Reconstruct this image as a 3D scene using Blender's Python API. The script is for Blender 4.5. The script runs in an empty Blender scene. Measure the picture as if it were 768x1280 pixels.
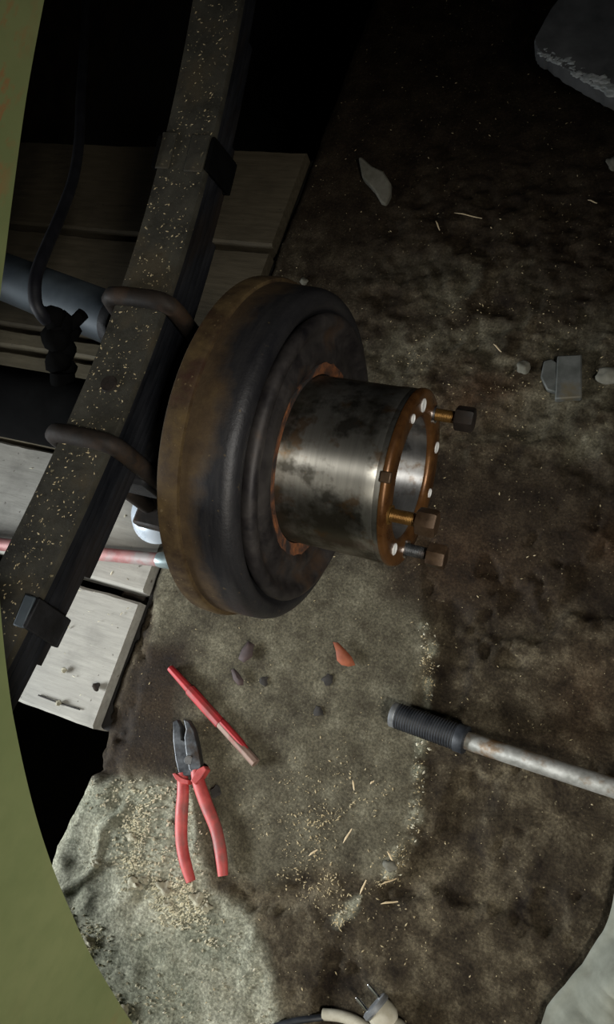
import bpy, bmesh, math, random
import numpy as np
from mathutils import Vector, Matrix
random.seed(7); RNG = np.random.default_rng(11)
SC = bpy.context.scene
COL = SC.collection
# ------------------------------------------------------------------ camera, world, lights, exposure
CAM = Vector((0, 0, 1.0))
FPX = 1000.0
AX = Vector((0.91034972, 0.19663554, -0.36413989))    # world axes seen in camera space (right, down, forward)
AY = Vector((0.30105366, -0.9184091, 0.25669323))
AZ = Vector((-0.28395437, -0.34330626, -0.89527131))
cam_d = bpy.data.cameras.new('camera'); cam = bpy.data.objects.new('camera', cam_d); COL.objects.link(cam)
cam_d.sensor_fit = 'VERTICAL'; cam_d.sensor_height = 36; cam_d.lens = FPX / 1280 * 36
cam_d.clip_start = 0.01
cam.matrix_world = Matrix(((AX.x, -AX.y, -AX.z, CAM.x), (AY.x, -AY.y, -AY.z, CAM.y), (AZ.x, -AZ.y, -AZ.z, CAM.z), (0, 0, 0, 1)))
SC.camera = cam

W = bpy.data.worlds.new('world'); SC.world = W; W.use_nodes = True
bg = W.node_tree.nodes['Background']; bg.inputs[0].default_value = (0.75, 0.85, 1.0, 1); bg.inputs[1].default_value = 0.006

def area(name, loc, target, size, size_y, power, color):
    d = bpy.data.lights.new(name, 'AREA'); d.shape = 'RECTANGLE'; d.size = size; d.size_y = size_y
    d.energy = power; d.color = color
    o = bpy.data.objects.new(name, d); COL.objects.link(o); o.location = loc
    o.rotation_euler = (Vector(target) - Vector(loc)).to_track_quat('-Z', 'Y').to_euler()
    return o
# daylight from the open workshop door behind and beside the photographer, and daylight coming in low from beyond the truck
area('door_daylight', (1.15, -1.25, 1.60), (-0.25, -0.24, 0.0), 0.75, 0.55, 2.4, (1.0, 0.95, 0.84)).data.spread = math.radians(56)
area('roof_light', (0.85, -0.36, 1.80), (-0.28, -0.04, 0.2), 0.22, 0.22, 2.7, (1.0, 0.97, 0.90)).data.spread = math.radians(50)
area('far_daylight', (-1.75, -0.60, 0.55), (-0.60, -0.12, 0.0), 0.7, 0.4, 8.2, (0.92, 0.97, 1.0)).data.spread = math.radians(58)

vs = SC.view_settings
vs.view_transform = 'Standard'; vs.look = 'None'; vs.gamma = 1.0; vs.use_curve_mapping = False
vs.exposure = -0.4

# ------------------------------------------------------------------ helpers
def ray(px, py):
    c = Vector(((px - 384) / FPX, (py - 640) / FPX, 1.0))
    return Vector((AX.dot(c), AY.dot(c), AZ.dot(c)))
def at_z(px, py, z=0.0):            # photograph pixel -> point on the level z
    r = ray(px, py); return CAM + r * ((z - CAM.z) / r.z)
def at_x(px, py, x):                # photograph pixel -> point on the upright plane x
    r = ray(px, py); return CAM + r * ((x - CAM.x) / r.x)

def tag(o, label=None, cat=None, group=None, kind=None):
    if label: o['label'] = label
    if cat: o['category'] = cat
    if group: o['group'] = group
    if kind: o['kind'] = kind
    return o
def empty(name, loc=(0, 0, 0), rot=(0, 0, 0)):
    o = bpy.data.objects.new(name, None); COL.objects.link(o); o.location = loc; o.rotation_euler = rot
    o.empty_display_size = 0.05
    return o

class MB:
    def __init__(s): s.v = []; s.f = []
    def add(s, vs_, fs_):
        n = len(s.v); s.v += [tuple(p) for p in vs_]; s.f += [tuple(i + n for i in f) for f in fs_]; return s
    def box(s, c, size, rot=None):
        x, y, z = (d / 2 for d in size); c = Vector(c)
        p = [Vector(q) for q in ((-x,-y,-z),(x,-y,-z),(x,y,-z),(-x,y,-z),(-x,-y,z),(x,-y,z),(x,y,z),(-x,y,z))]
        if rot is not None: p = [rot @ q for q in p]
        return s.add([q + c for q in p], [(0,3,2,1),(4,5,6,7),(0,1,5,4),(1,2,6,5),(2,3,7,6),(3,0,4,7)])
    def tube(s, pts, rad, n=12, caps=True, flat=None):
        pts = [Vector(p) for p in pts]
        if not hasattr(rad, '__len__'): rad = [rad] * len(pts)
        up = None; vs_ = []; fs_ = []
        for i, p in enumerate(pts):
            a = pts[max(i - 1, 0)]; b = pts[min(i + 1, len(pts) - 1)]
            t = (b - a).normalized()
            if up is None:
                up = t.orthogonal().normalized() if flat is None else (Vector(flat) - t * t.dot(Vector(flat))).normalized()
            else:
                up = (up - t * t.dot(up)).normalized()
            sd = t.cross(up)
            rr = rad[i]
            ru, rs = rr if hasattr(rr, '__len__') else (rr, rr)
            for k in range(n):
                a_ = 2 * math.pi * k / n
                vs_.append(p + up * (math.cos(a_) * ru) + sd * (math.sin(a_) * rs))
        for i in range(len(pts) - 1):
            for k in range(n):
                k2 = (k + 1) % n
                fs_.append((i*n+k, i*n+k2, (i+1)*n+k2, (i+1)*n+k))
        if caps:
            fs_.append(tuple(range(n - 1, -1, -1))); m = (len(pts) - 1) * n
            fs_.append(tuple(range(m, m + n)))
        return s.add(vs_, fs_)
    def lathe_x(s, prof, n=96, closed=False):     # prof: (x, r) about the x axis
        vs_ = []; fs_ = []
        for x, r in prof:
            for k in range(n):
                a = 2 * math.pi * k / n; vs_.append((x, r * math.cos(a), r * math.sin(a)))
        m = len(prof)
        for i in range(m if closed else m - 1):
            j = (i + 1) % m
            for k in range(n):
                k2 = (k + 1) % n; fs_.append((i*n+k, j*n+k, j*n+k2, i*n+k2))
        return s.add(vs_, fs_)
    def prism(s, poly, z0, z1):                     # poly: (x, y) counter-clockwise
        n = len(poly)
        vs_ = [(x, y, z0) for x, y in poly] + [(x, y, z1) for x, y in poly]
        fs_ = [tuple(range(n - 1, -1, -1)), tuple(range(n, 2 * n))] + [(i, (i+1) % n, (i+1) % n + n, i + n) for i in range(n)]
        return s.add(vs_, fs_)
    def build(s, name, mat, parent=None, smooth=40, bevel=None, seg=2, subsurf=0, fix=True):
        me = bpy.data.meshes.new(name); me.from_pydata(s.v, [], s.f); me.update()
        if fix:
            b = bmesh.new(); b.from_mesh(me); bmesh.ops.recalc_face_normals(b, faces=b.faces); b.to_mesh(me); b.free()
        o = bpy.data.objects.new(name, me); COL.objects.link(o)
        me.materials.append(M[mat])
        if smooth:
            me.shade_smooth(); me.set_sharp_from_angle(angle=math.radians(smooth))
        if bevel:
            m = o.modifiers.new('bevel', 'BEVEL'); m.width = bevel; m.segments = seg; m.limit_method = 'ANGLE'; m.angle_limit = math.radians(35)
        if subsurf:
            m = o.modifiers.new('sub', 'SUBSURF'); m.levels = subsurf; m.render_levels = subsurf
        if parent: o.parent = parent
        return o

def catmull(pts, n=8):
    pts = [Vector(p) for p in pts]; out = []
    for i in range(len(pts) - 1):
        p0 = pts[max(i-1, 0)]; p1 = pts[i]; p2 = pts[i+1]; p3 = pts[min(i+2, len(pts)-1)]
        for k in range(n):
            t = k / n
            out.append(0.5 * ((2*p1) + (p2-p0)*t + (2*p0-5*p1+4*p2-p3)*t*t + (3*p1-p0-3*p2+p3)*t**3))
    out.append(pts[-1]); return out

# value noise on arrays, for relief and for where dirt and painted shade lie
PERM = RNG.random((256, 256))
def vnoise(x, y):
    xi = np.floor(x).astype(int); yi = np.floor(y).astype(int); fx = x - xi; fy = y - yi
    fx = fx*fx*(3-2*fx); fy = fy*fy*(3-2*fy)
    g = lambda a, b: PERM[a % 256, b % 256]
    return (g(xi, yi)*(1-fx) + g(xi+1, yi)*fx)*(1-fy) + (g(xi, yi+1)*(1-fx) + g(xi+1, yi+1)*fx)*fy
def fbm(x, y, o=4, gain=0.5):
    t = 0; a = 1; n = 0
    for k in range(o):
        t = t + a * vnoise(x * 2**k + 17.3*k, y * 2**k + 5.1*k); n += a; a *= gain
    return t / n
def sstep(a, b, x):
    t = np.clip((x - a) / (b - a), 0, 1); return t*t*(3-2*t)
def poly_sd(x, y, poly):            # signed distance, negative inside
    p = np.array(poly); d = np.full(x.shape, 1e9); inside = np.zeros(x.shape, bool)
    for i in range(len(p)):
        a = p[i]; b = p[(i+1) % len(p)]; e = b - a
        t = np.clip(((x-a[0])*e[0] + (y-a[1])*e[1]) / (e@e), 0, 1)
        d = np.minimum(d, np.hypot(x-a[0]-t*e[0], y-a[1]-t*e[1]))
        c = ((a[1] > y) != (b[1] > y)) & (x < (b[0]-a[0])*(y-a[1])/(b[1]-a[1]+1e-12)+a[0]); inside ^= c
    return np.where(inside, -d, d)
def flo(*px): return [tuple(at_z(a, b)[:2]) for a, b in px]

# ------------------------------------------------------------------ materials
M = {}
def nodes(name):
    m = bpy.data.materials.new(name); m.use_nodes = True; M[name] = m
    nt = m.node_tree; return m, nt, nt.nodes['Principled BSDF']
def noise(nt, scale, detail=6, rough=0.6, coord=None, vec=None):
    n = nt.nodes.new('ShaderNodeTexNoise'); n.inputs['Scale'].default_value = scale
    n.inputs['Detail'].default_value = detail; n.inputs['Roughness'].default_value = rough
    if coord is not None: nt.links.new(coord, n.inputs['Vector'])
    return n.outputs['Fac']
def ramp(nt, src, stops):
    r = nt.nodes.new('ShaderNodeValToRGB'); e = r.color_ramp.elements
    while len(e) < len(stops): e.new(0.5)
    for el, (p, c) in zip(e, stops):
        el.position = p; el.color = (c, c, c, 1) if not hasattr(c, '__len__') else (*c[:3], 1)
    nt.links.new(src, r.inputs[0]); return r.outputs[0]
def mix(nt, fac, a, b, mode='MIX'):
    n = nt.nodes.new('ShaderNodeMix'); n.data_type = 'RGBA'; n.blend_type = mode
    for sock, val in ((n.inputs[0], fac), (n.inputs[6], a), (n.inputs[7], b)):
        if hasattr(val, 'is_output'): nt.links.new(val, sock)
        elif hasattr(val, '__len__'): sock.default_value = (*val[:3], 1)
        else: sock.default_value = val
    return n.outputs[2]
def bump(nt, bsdf, src, strength=0.3, dist=0.002):
    b = nt.nodes.new('ShaderNodeBump'); b.inputs['Strength'].default_value = strength; b.inputs['Distance'].default_value = dist
    nt.links.new(src, b.inputs['Height']); nt.links.new(b.outputs[0], bsdf.inputs['Normal'])
def coords(nt, which='Object', scale=None):
    t = nt.nodes.new('ShaderNodeTexCoord'); o = t.outputs[which]
    if scale:
        mp = nt.nodes.new('ShaderNodeMapping'); mp.inputs['Scale'].default_value = scale; nt.links.new(o, mp.inputs[0]); o = mp.outputs[0]
    return o
def setrough(nt, bsdf, src, lo, hi): nt.links.new(ramp(nt, src, [(0.3, lo), (0.7, hi)]), bsdf.inputs['Roughness'])

def plain(name, c1, c2, c3=None, scale=30, rough=(0.5, 0.8), metal=0.0, bmp=0.25, dist=0.001, stretch=None, speck=None, t3=0.62, spec=0.5):
    m, nt, b = nodes(name); co = coords(nt, 'Object', stretch)
    n1 = noise(nt, scale, 6, 0.65, co)
    col = ramp(nt, n1, [(0.35, c1), (0.68, c2)])
    if c3 is not None:
        n2 = noise(nt, scale * 0.37, 5, 0.6, co)
        col = mix(nt, ramp(nt, n2, [(t3 - 0.06, 0.0), (t3 + 0.06, 1.0)]), col, c3)
    if speck is not None:
        n3 = noise(nt, scale * 7, 2, 0.5, co)
        col = mix(nt, ramp(nt, n3, [(0.68, 0.0), (0.74, 1.0)]), col, speck)
    nt.links.new(col, b.inputs['Base Color'])
    b.inputs['Metallic'].default_value = metal; b.inputs['Specular IOR Level'].default_value = spec
    setrough(nt, b, n1, *rough)
    n4 = noise(nt, scale * 2.5, 8, 0.7, co)
    bump(nt, b, n4, bmp, dist)
    return m

# concrete floor: tone masks are stored on the mesh (r grey skim, g crumbled cement with painted daylight, b stain with painted shade)
def floor_mat():
    m, nt, b = nodes('floor_concrete'); co = coords(nt, 'Object')
    at = nt.nodes.new('ShaderNodeAttribute'); at.attribute_name = 'floor_tone'
    sp = nt.nodes.new('ShaderNodeSeparateColor'); nt.links.new(at.outputs['Color'], sp.inputs[0])
    n1 = noise(nt, 22, 9, 0.68, co); n2 = noise(nt, 90, 5, 0.65, co); n3 = noise(nt, 7, 5, 0.6, co)
    earth = ramp(nt, n1, [(0.34, (0.012, 0.008, 0.005)), (0.50, (0.044, 0.034, 0.021)), (0.66, (0.125, 0.104, 0.069))])
    grey = ramp(nt, n1, [(0.33, (0.048, 0.040, 0.026)), (0.52, (0.10, 0.090, 0.062)), (0.68, (0.17, 0.157, 0.112))])
    n5 = noise(nt, 150, 8, 0.75, co)
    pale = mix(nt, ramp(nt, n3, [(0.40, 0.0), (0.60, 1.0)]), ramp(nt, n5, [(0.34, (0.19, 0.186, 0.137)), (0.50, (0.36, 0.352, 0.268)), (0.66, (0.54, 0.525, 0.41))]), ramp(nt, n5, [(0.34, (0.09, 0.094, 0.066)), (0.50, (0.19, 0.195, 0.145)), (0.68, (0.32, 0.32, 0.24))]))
    stain_shade = ramp(nt, n1, [(0.3, (0.010, 0.0065, 0.004)), (0.7, (0.036, 0.025, 0.015))])  # dark floor tone, for stains and for painted shade
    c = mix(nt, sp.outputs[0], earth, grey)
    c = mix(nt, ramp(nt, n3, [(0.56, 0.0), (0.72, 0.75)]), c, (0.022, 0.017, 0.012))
    c = mix(nt, sp.outputs[2], c, stain_shade)
    ar = nt.nodes.new('ShaderNodeAttribute'); ar.attribute_name = 'rusty'
    rm = nt.nodes.new('ShaderNodeMath'); rm.operation = 'MULTIPLY'; nt.links.new(ar.outputs['Fac'], rm.inputs[0]); nt.links.new(ramp(nt, n1, [(0.35, 0.2), (0.6, 1.0)]), rm.inputs[1])
    c = mix(nt, rm.outputs[0], c, (0.085, 0.040, 0.018))
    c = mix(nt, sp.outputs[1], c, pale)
    c = mix(nt, ramp(nt, noise(nt, 260, 2, 0.5, co), [(0.69, 0.0), (0.74, 0.55)]), c, (0.25, 0.21, 0.13))
    c = mix(nt, 1.0, c, ramp(nt, noise(nt, 330, 5, 0.7, co), [(0.34, 0.55), (0.50, 0.95), (0.66, 1.5)]), 'MULTIPLY')
    nt.links.new(c, b.inputs['Base Color'])
    r = mix(nt, sp.outputs[2], ramp(nt, n1, [(0.3, 0.75), (0.7, 0.95)]), ramp(nt, n1, [(0.3, 0.68), (0.7, 0.9)]))
    nt.links.new(r, b.inputs['Roughness']); b.inputs['Specular IOR Level'].default_value = 0.12
    bump(nt, b, n5, 0.6, 0.003)
floor_mat()
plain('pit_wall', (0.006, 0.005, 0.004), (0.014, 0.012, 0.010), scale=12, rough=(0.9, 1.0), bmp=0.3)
plain('dark_ledge', (0.018, 0.013, 0.009), (0.05, 0.038, 0.026), scale=25, rough=(0.85, 0.95), bmp=0.5, dist=0.002)

def board_mat(name, c1, c2, pore):
    m, nt, b = nodes(name); co = coords(nt, 'Object', (1.6, 14, 14)); co2 = coords(nt, 'Object')
    g = noise(nt, 9, 7, 0.65, co); n2 = noise(nt, 14, 5, 0.6, co2); n3 = noise(nt, 120, 2, 0.5, co2)
    col = ramp(nt, g, [(0.3, c1), (0.7, c2)])
    col = mix(nt, ramp(nt, n2, [(0.52, 0.0), (0.75, 0.6)]), col, tuple(x * 0.55 for x in c1))
    col = mix(nt, ramp(nt, n3, [(0.70, 0.0), (0.76, 1.0)]), col, pore)
    nt.links.new(col, b.inputs['Base Color']); setrough(nt, b, g, 0.7, 0.9); bump(nt, b, g, 0.35, 0.002)
board_mat('board_pale', (0.27, 0.258, 0.225), (0.40, 0.385, 0.34), (0.10, 0.085, 0.07))
board_mat('board_tan', (0.105, 0.087, 0.052), (0.175, 0.148, 0.094), (0.08, 0.06, 0.04))
board_mat('board_dirty', (0.060, 0.047, 0.027), (0.105, 0.084, 0.051), (0.045, 0.035, 0.022))

plain('spring_top', (0.022, 0.020, 0.014), (0.055, 0.051, 0.037), (0.060, 0.048, 0.028), scale=34, rough=(0.7, 0.9), metal=0.1, bmp=0.5, dist=0.002, speck=(0.20, 0.17, 0.10))
plain('spring_leaf', (0.006, 0.007, 0.010), (0.020, 0.021, 0.025), (0.020, 0.015, 0.012), scale=40, rough=(0.45, 0.7), metal=0.4, bmp=0.4, dist=0.001, stretch=(1, 0.25, 1))
plain('rusty_iron', (0.011, 0.008, 0.006), (0.031, 0.021, 0.015), (0.045, 0.025, 0.013), scale=50, rough=(0.6, 0.85), metal=0.3, bmp=0.4)
plain('black_iron', (0.005, 0.005, 0.006), (0.016, 0.016, 0.018), (0.022, 0.017, 0.012), scale=40, rough=(0.5, 0.8), metal=0.3, bmp=0.5, dist=0.0015)
plain('axle_black', (0.0025, 0.0025, 0.0025), (0.005, 0.005, 0.005), scale=30, rough=(0.95, 1.0), bmp=0.3, spec=0.03)
plain('tube_steel', (0.045, 0.058, 0.070), (0.085, 0.105, 0.12), (0.035, 0.042, 0.048), scale=14, rough=(0.55, 0.7), metal=0.3, bmp=0.15)
plain('rubber', (0.004, 0.004, 0.007), (0.009, 0.009, 0.013), scale=30, rough=(0.55, 0.7), bmp=0.2)
plain('drum_rim', (0.045, 0.026, 0.013), (0.12, 0.078, 0.030), (0.055, 0.022, 0.014), scale=42, rough=(0.6, 0.85), metal=0.3, bmp=0.5, speck=(0.17, 0.12, 0.06))
def drum_mat():
    m, nt, b = nodes('drum_body'); co = coords(nt, 'Object'); cs = coords(nt, 'Object', (45, 5, 5))
    n1 = noise(nt, 26, 8, 0.7, co); n2 = noise(nt, 11, 5, 0.6, co); n3 = noise(nt, 3, 6, 0.65, cs); n4 = noise(nt, 160, 3, 0.5, co)
    dark = ramp(nt, n3, [(0.3, (0.014, 0.014, 0.017)), (0.7, (0.040, 0.038, 0.039))])
    rust = ramp(nt, n1, [(0.3, (0.030, 0.018, 0.010)), (0.55, (0.075, 0.047, 0.022)), (0.75, (0.12, 0.082, 0.036))])
    sx = nt.nodes.new('ShaderNodeSeparateXYZ'); nt.links.new(co, sx.inputs[0])
    mr = nt.nodes.new('ShaderNodeMapRange'); mr.inputs[1].default_value = -0.300; mr.inputs[2].default_value = -0.338; mr.inputs[3].default_value = -0.22; mr.inputs[4].default_value = 0.30
    nt.links.new(sx.outputs[0], mr.inputs[0])
    ad = nt.nodes.new('ShaderNodeMath'); ad.operation = 'ADD'; nt.links.new(n2, ad.inputs[0]); nt.links.new(mr.outputs[0], ad.inputs[1])
    fac = ramp(nt, ad.outputs[0], [(0.42, 0.0), (0.64, 1.0)])
    col = mix(nt, fac, dark, rust)
    col = mix(nt, ramp(nt, n4, [(0.70, 0.0), (0.76, 0.5)]), col, (0.16, 0.12, 0.06))
    nt.links.new(col, b.inputs['Base Color']); b.inputs['Metallic'].default_value = 0.35
    nt.links.new(ramp(nt, fac, [(0.0, 0.48), (1.0, 0.78)]), b.inputs['Roughness']); bump(nt, b, n1, 0.7, 0.002)
drum_mat()
plain('drum_face', (0.018, 0.016, 0.018), (0.066, 0.058, 0.054), (0.080, 0.050, 0.032), scale=34, rough=(0.42, 0.68), metal=0.5, bmp=0.4)
plain('orange_rust', (0.05, 0.022, 0.012), (0.30, 0.10, 0.028), (0.020, 0.015, 0.014), scale=70, t3=0.53, rough=(0.8, 0.95), bmp=0.5)
plain('flange_oiled', (0.075, 0.030, 0.010), (0.19, 0.085, 0.026), (0.055, 0.024, 0.010), scale=38, rough=(0.22, 0.4), metal=0.45, bmp=0.15)
plain('brass_stud', (0.17, 0.085, 0.022), (0.30, 0.17, 0.05), scale=60, rough=(0.28, 0.45), metal=0.75, bmp=0.2)
plain('nut_brown', (0.055, 0.032, 0.018), (0.12, 0.075, 0.043), (0.04, 0.022, 0.013), scale=70, rough=(0.35, 0.55), metal=0.5, bmp=0.25)
plain('hole_glint', (0.80, 0.80, 0.78), (0.92, 0.92, 0.90), scale=40, rough=(0.35, 0.5), metal=0.25, bmp=0.05)  # near-white colour paints the light caught in the holes
plain('bright_steel', (0.62, 0.63, 0.64), (0.80, 0.80, 0.80), scale=40, rough=(0.18, 0.3), metal=1.0, bmp=0.05)

def hub_mat(name, base, dark, rough):
    m, nt, b = nodes(name); co = coords(nt, 'Object', (60, 3, 3)); co2 = coords(nt, 'Object')
    lines = noise(nt, 4, 6, 0.7, co); blot = noise(nt, 17, 5, 0.6, co2); bl2 = noise(nt, 45, 4, 0.6, co2)
    col = ramp(nt, lines, [(0.3, tuple(x * 0.72 for x in base)), (0.7, base)])
    col = mix(nt, ramp(nt, blot, [(0.45, 0.0), (0.60, 0.9)]), col, dark)
    col = mix(nt, ramp(nt, noise(nt, 30, 4, 0.6, co2), [(0.54, 0.0), (0.64, 0.75)]), col, tuple(x * 0.45 for x in dark))
    col = mix(nt, ramp(nt, bl2, [(0.58, 0.0), (0.68, 0.7)]), col, (0.22, 0.13, 0.06))
    nt.links.new(col, b.inputs['Base Color']); b.inputs['Metallic'].default_value = 0.92
    nt.links.new(ramp(nt, blot, [(0.35, rough), (0.7, rough + 0.1)]), b.inputs['Roughness'])
    b.inputs['Anisotropic'].default_value = 0.94; b.inputs['Anisotropic Rotation'].default_value = 0.25
    tg = nt.nodes.new('ShaderNodeTangent'); tg.direction_type = 'RADIAL'; tg.axis = 'X'
    nt.links.new(tg.outputs[0], b.inputs['Tangent'])
    bump(nt, b, lines, 0.06, 0.0005)
hub_mat('hub_steel', (0.48, 0.465, 0.42), (0.12, 0.105, 0.075), 0.42)
hub_mat('bore_steel', (0.62, 0.62, 0.62), (0.30, 0.29, 0.28), 0.44)

def panel_mat():
    m, nt, b = nodes('green_paint'); co = coords(nt, 'Object')
    n1 = noise(nt, 5, 6, 0.6, co); n2 = noise(nt, 30, 7, 0.75, coords(nt, 'Object', (1, 0.8, 2.2))); n3 = noise(nt, 60, 4, 0.6, co)
    col = ramp(nt, n1, [(0.35, (0.145, 0.175, 0.070)), (0.68, (0.205, 0.225, 0.098))])
    col = mix(nt, ramp(nt, n3, [(0.45, 0.0), (0.75, 0.3)]), col, (0.11, 0.14, 0.055))
    at = nt.nodes.new('ShaderNodeAttribute'); at.attribute_name = 'rust'
    rs = nt.nodes.new('ShaderNodeMath'); rs.operation = 'MULTIPLY'
    nt.links.new(at.outputs['Fac'], rs.inputs[0]); nt.links.new(ramp(nt, n2, [(0.49, 0.0), (0.57, 0.8)]), rs.inputs[1])
    col = mix(nt, rs.outputs[0], col, (0.30, 0.10, 0.035))
    nt.links.new(col, b.inputs['Base Color']); setrough(nt, b, n2, 0.42, 0.6); bump(nt, b, n2, 0.05, 0.001)
panel_mat()
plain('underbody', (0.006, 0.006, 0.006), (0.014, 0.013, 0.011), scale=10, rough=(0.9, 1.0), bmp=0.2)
plain('plier_steel', (0.055, 0.058, 0.062), (0.13, 0.135, 0.14), (0.05, 0.035, 0.025), scale=60, rough=(0.35, 0.55), metal=0.75, bmp=0.2)
plain('plier_grip', (0.30, 0.030, 0.028), (0.46, 0.075, 0.065), (0.20, 0.065, 0.055), scale=55, rough=(0.45, 0.65), bmp=0.2)
plain('chisel_red', (0.27, 0.012, 0.016), (0.44, 0.026, 0.030), (0.22, 0.035, 0.03), scale=45, rough=(0.5, 0.7), bmp=0.3, t3=0.6)
plain('chisel_bare', (0.16, 0.105, 0.08), (0.30, 0.20, 0.16), (0.20, 0.05, 0.04), scale=55, rough=(0.5, 0.75), metal=0.3, bmp=0.35)
plain('grip_black', (0.010, 0.012, 0.016), (0.028, 0.031, 0.037), scale=60, rough=(0.45, 0.65), bmp=0.2)
plain('cap_grey', (0.20, 0.21, 0.22), (0.32, 0.33, 0.34), scale=60, rough=(0.4, 0.6), metal=0.6, bmp=0.2)
plain('tube_chrome', (0.40, 0.395, 0.36), (0.60, 0.59, 0.55), (0.27, 0.16, 0.075), scale=70, rough=(0.36, 0.6), metal=0.65, bmp=0.3, t3=0.57)
plain('rod_pink', (0.33, 0.10, 0.10), (0.46, 0.24, 0.23), (0.36, 0.32, 0.31), scale=40, rough=(0.45, 0.65), metal=0.2, bmp=0.3, t3=0.55)
plain('rod_end', (0.26, 0.33, 0.34), (0.42, 0.50, 0.50), scale=40, rough=(0.3, 0.5), metal=0.6, bmp=0.2)
plain('shield_bright', (0.55, 0.64, 0.74), (0.74, 0.80, 0.86), scale=20, rough=(0.22, 0.35), metal=0.35, bmp=0.05)
plain('dry_leaf', (0.17, 0.040, 0.016), (0.27, 0.075, 0.03), scale=70, rough=(0.7, 0.9), bmp=0.4)
plain('dead_leaf', (0.035, 0.022, 0.022), (0.065, 0.042, 0.038), scale=70, rough=(0.7, 0.9), bmp=0.4)
plain('grey_plate', (0.13, 0.135, 0.14), (0.23, 0.235, 0.24), (0.16, 0.14, 0.11), scale=22, rough=(0.55, 0.8), metal=0.2, bmp=0.3)
plain('plate_edge_lit', (0.50, 0.55, 0.57), (0.85, 0.88, 0.88), scale=80, rough=(0.5, 0.8), bmp=0.6, dist=0.003)  # near-white paints the light striking the chipped edge
plain('lug_grey', (0.085, 0.09, 0.082), (0.15, 0.155, 0.145), (0.14, 0.11, 0.06), scale=45, rough=(0.5, 0.7), metal=0.3, bmp=0.3)
plain('stone_grey', (0.11, 0.105, 0.08), (0.19, 0.18, 0.145), scale=50, rough=(0.8, 0.95), bmp=0.5)
plain('cement_lump', (0.26, 0.24, 0.17), (0.46, 0.43, 0.32), scale=120, rough=(0.85, 1.0), bmp=0.6, dist=0.002)
plain('dark_crumb', (0.016, 0.014, 0.012), (0.035, 0.03, 0.026), scale=120, rough=(0.8, 1.0), bmp=0.5)
plain('cloth', (0.19, 0.195, 0.155), (0.30, 0.305, 0.25), (0.16, 0.155, 0.12), scale=26, rough=(0.9, 1.0), bmp=0.3, dist=0.001)
plain('plug_tan', (0.36, 0.33, 0.25), (0.50, 0.47, 0.38), scale=60, rough=(0.4, 0.6), bmp=0.15)
plain('cable_black', (0.008, 0.010, 0.014), (0.018, 0.022, 0.028), scale=60, rough=(0.45, 0.6), bmp=0.15)
plain('sawdust', (0.36, 0.28, 0.15), (0.60, 0.50, 0.31), scale=150, rough=(0.85, 1.0), bmp=0.1)
plain('grit', (0.58, 0.54, 0.40), (0.85, 0.81, 0.66), scale=150, rough=(0.85, 1.0), bmp=0.2)
plain('splinter', (0.50, 0.38, 0.22), (0.72, 0.58, 0.38), scale=60, rough=(0.8, 0.95), bmp=0.2)

# ------------------------------------------------------------------ the floor with its broken edge along the pit
EDGE = [(-3.0, -0.575), (-0.40, -0.590), (-0.30, -0.600), (-0.262, -0.594), (-0.235, -0.601), (-0.20, -0.597), (-0.16, -0.588), (-0.138, -0.589),
        (-0.128, -0.579), (-0.10, -0.588), (-0.07, -0.597), (0.05, -0.598), (0.5, -0.598), (4.0, -0.598)]
def edge_x(y):
    return np.interp(y, [e[0] for e in EDGE], [e[1] for e in EDGE]) + 0.006 * (fbm(y*38, y*0+3.3, 4) - 0.5)
PATCH = flo((60, 985), (118, 972), (180, 978), (238, 984), (248, 1040), (258, 1112), (300, 1135), (335, 1190), (352, 1290), (300, 1420), (-60, 1420), (-60, 1150))  # broken cement, painted paler where the low daylight falls
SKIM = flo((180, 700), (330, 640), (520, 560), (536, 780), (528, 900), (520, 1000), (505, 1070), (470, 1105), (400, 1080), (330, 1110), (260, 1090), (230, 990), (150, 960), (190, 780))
DARK_BAND = flo((545, 560), (640, 590), (768, 560), (900, 560), (900, 690), (768, 745), (690, 772), (540, 768), (480, 740), (500, 640))  # darker floor band beside the hub
DARKS = [(flo((130, 900), (175, 800), (240, 800), (235, 880), (225, 975), (120, 970)), 0.03, 1.0), (DARK_BAND, 0.02, 0.85)]  # by the boards, stain and painted shadow in one; then the darker band
STRIP = flo((534, 785), (533, 870), (527, 930), (521, 990), (514, 1050), (485, 1095), (450, 1122), (425, 1150))
RIDGE = flo((155, 1012), (128, 1035), (122, 1065), (118, 1085), (95, 1105), (70, 1118))
def polyline_d(x, y, pl):
    d = np.full(x.shape, 1e9)
    for a, b in zip(pl[:-1], pl[1:]):
        a = np.array(a); e = np.array(b) - a
        t = np.clip(((x-a[0])*e[0] + (y-a[1])*e[1]) / (e@e), 0, 1)
        d = np.minimum(d, np.hypot(x-a[0]-t*e[0], y-a[1]-t*e[1]))
    return d
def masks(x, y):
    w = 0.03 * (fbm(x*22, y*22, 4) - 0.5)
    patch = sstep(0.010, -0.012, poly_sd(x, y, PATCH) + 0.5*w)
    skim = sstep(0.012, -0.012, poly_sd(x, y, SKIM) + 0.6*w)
    stain_shade = np.zeros_like(x)
    for p, soft, amt in DARKS: stain_shade = np.maximum(stain_shade, amt * sstep(soft, -soft, poly_sd(x, y, p) + w))
    far_shade = sstep(0.48, 0.86, y + 0.35*(fbm(x*7, y*7, 3)-0.5) + 0.15*np.maximum(0, -x-0.2))  # distant floor painted darker, in place of light falling off
    stain_shade = np.maximum(stain_shade, 0.92 * far_shade)
    strip = sstep(0.012, 0.001, polyline_d(x, y, STRIP) + 0.6*w)
    crust = sstep(0.36, 0.44, y + w) * sstep(1.05, 0.75, y) * sstep(-0.5, -0.40, x)
    return patch, skim, stain_shade, strip, crust
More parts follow.
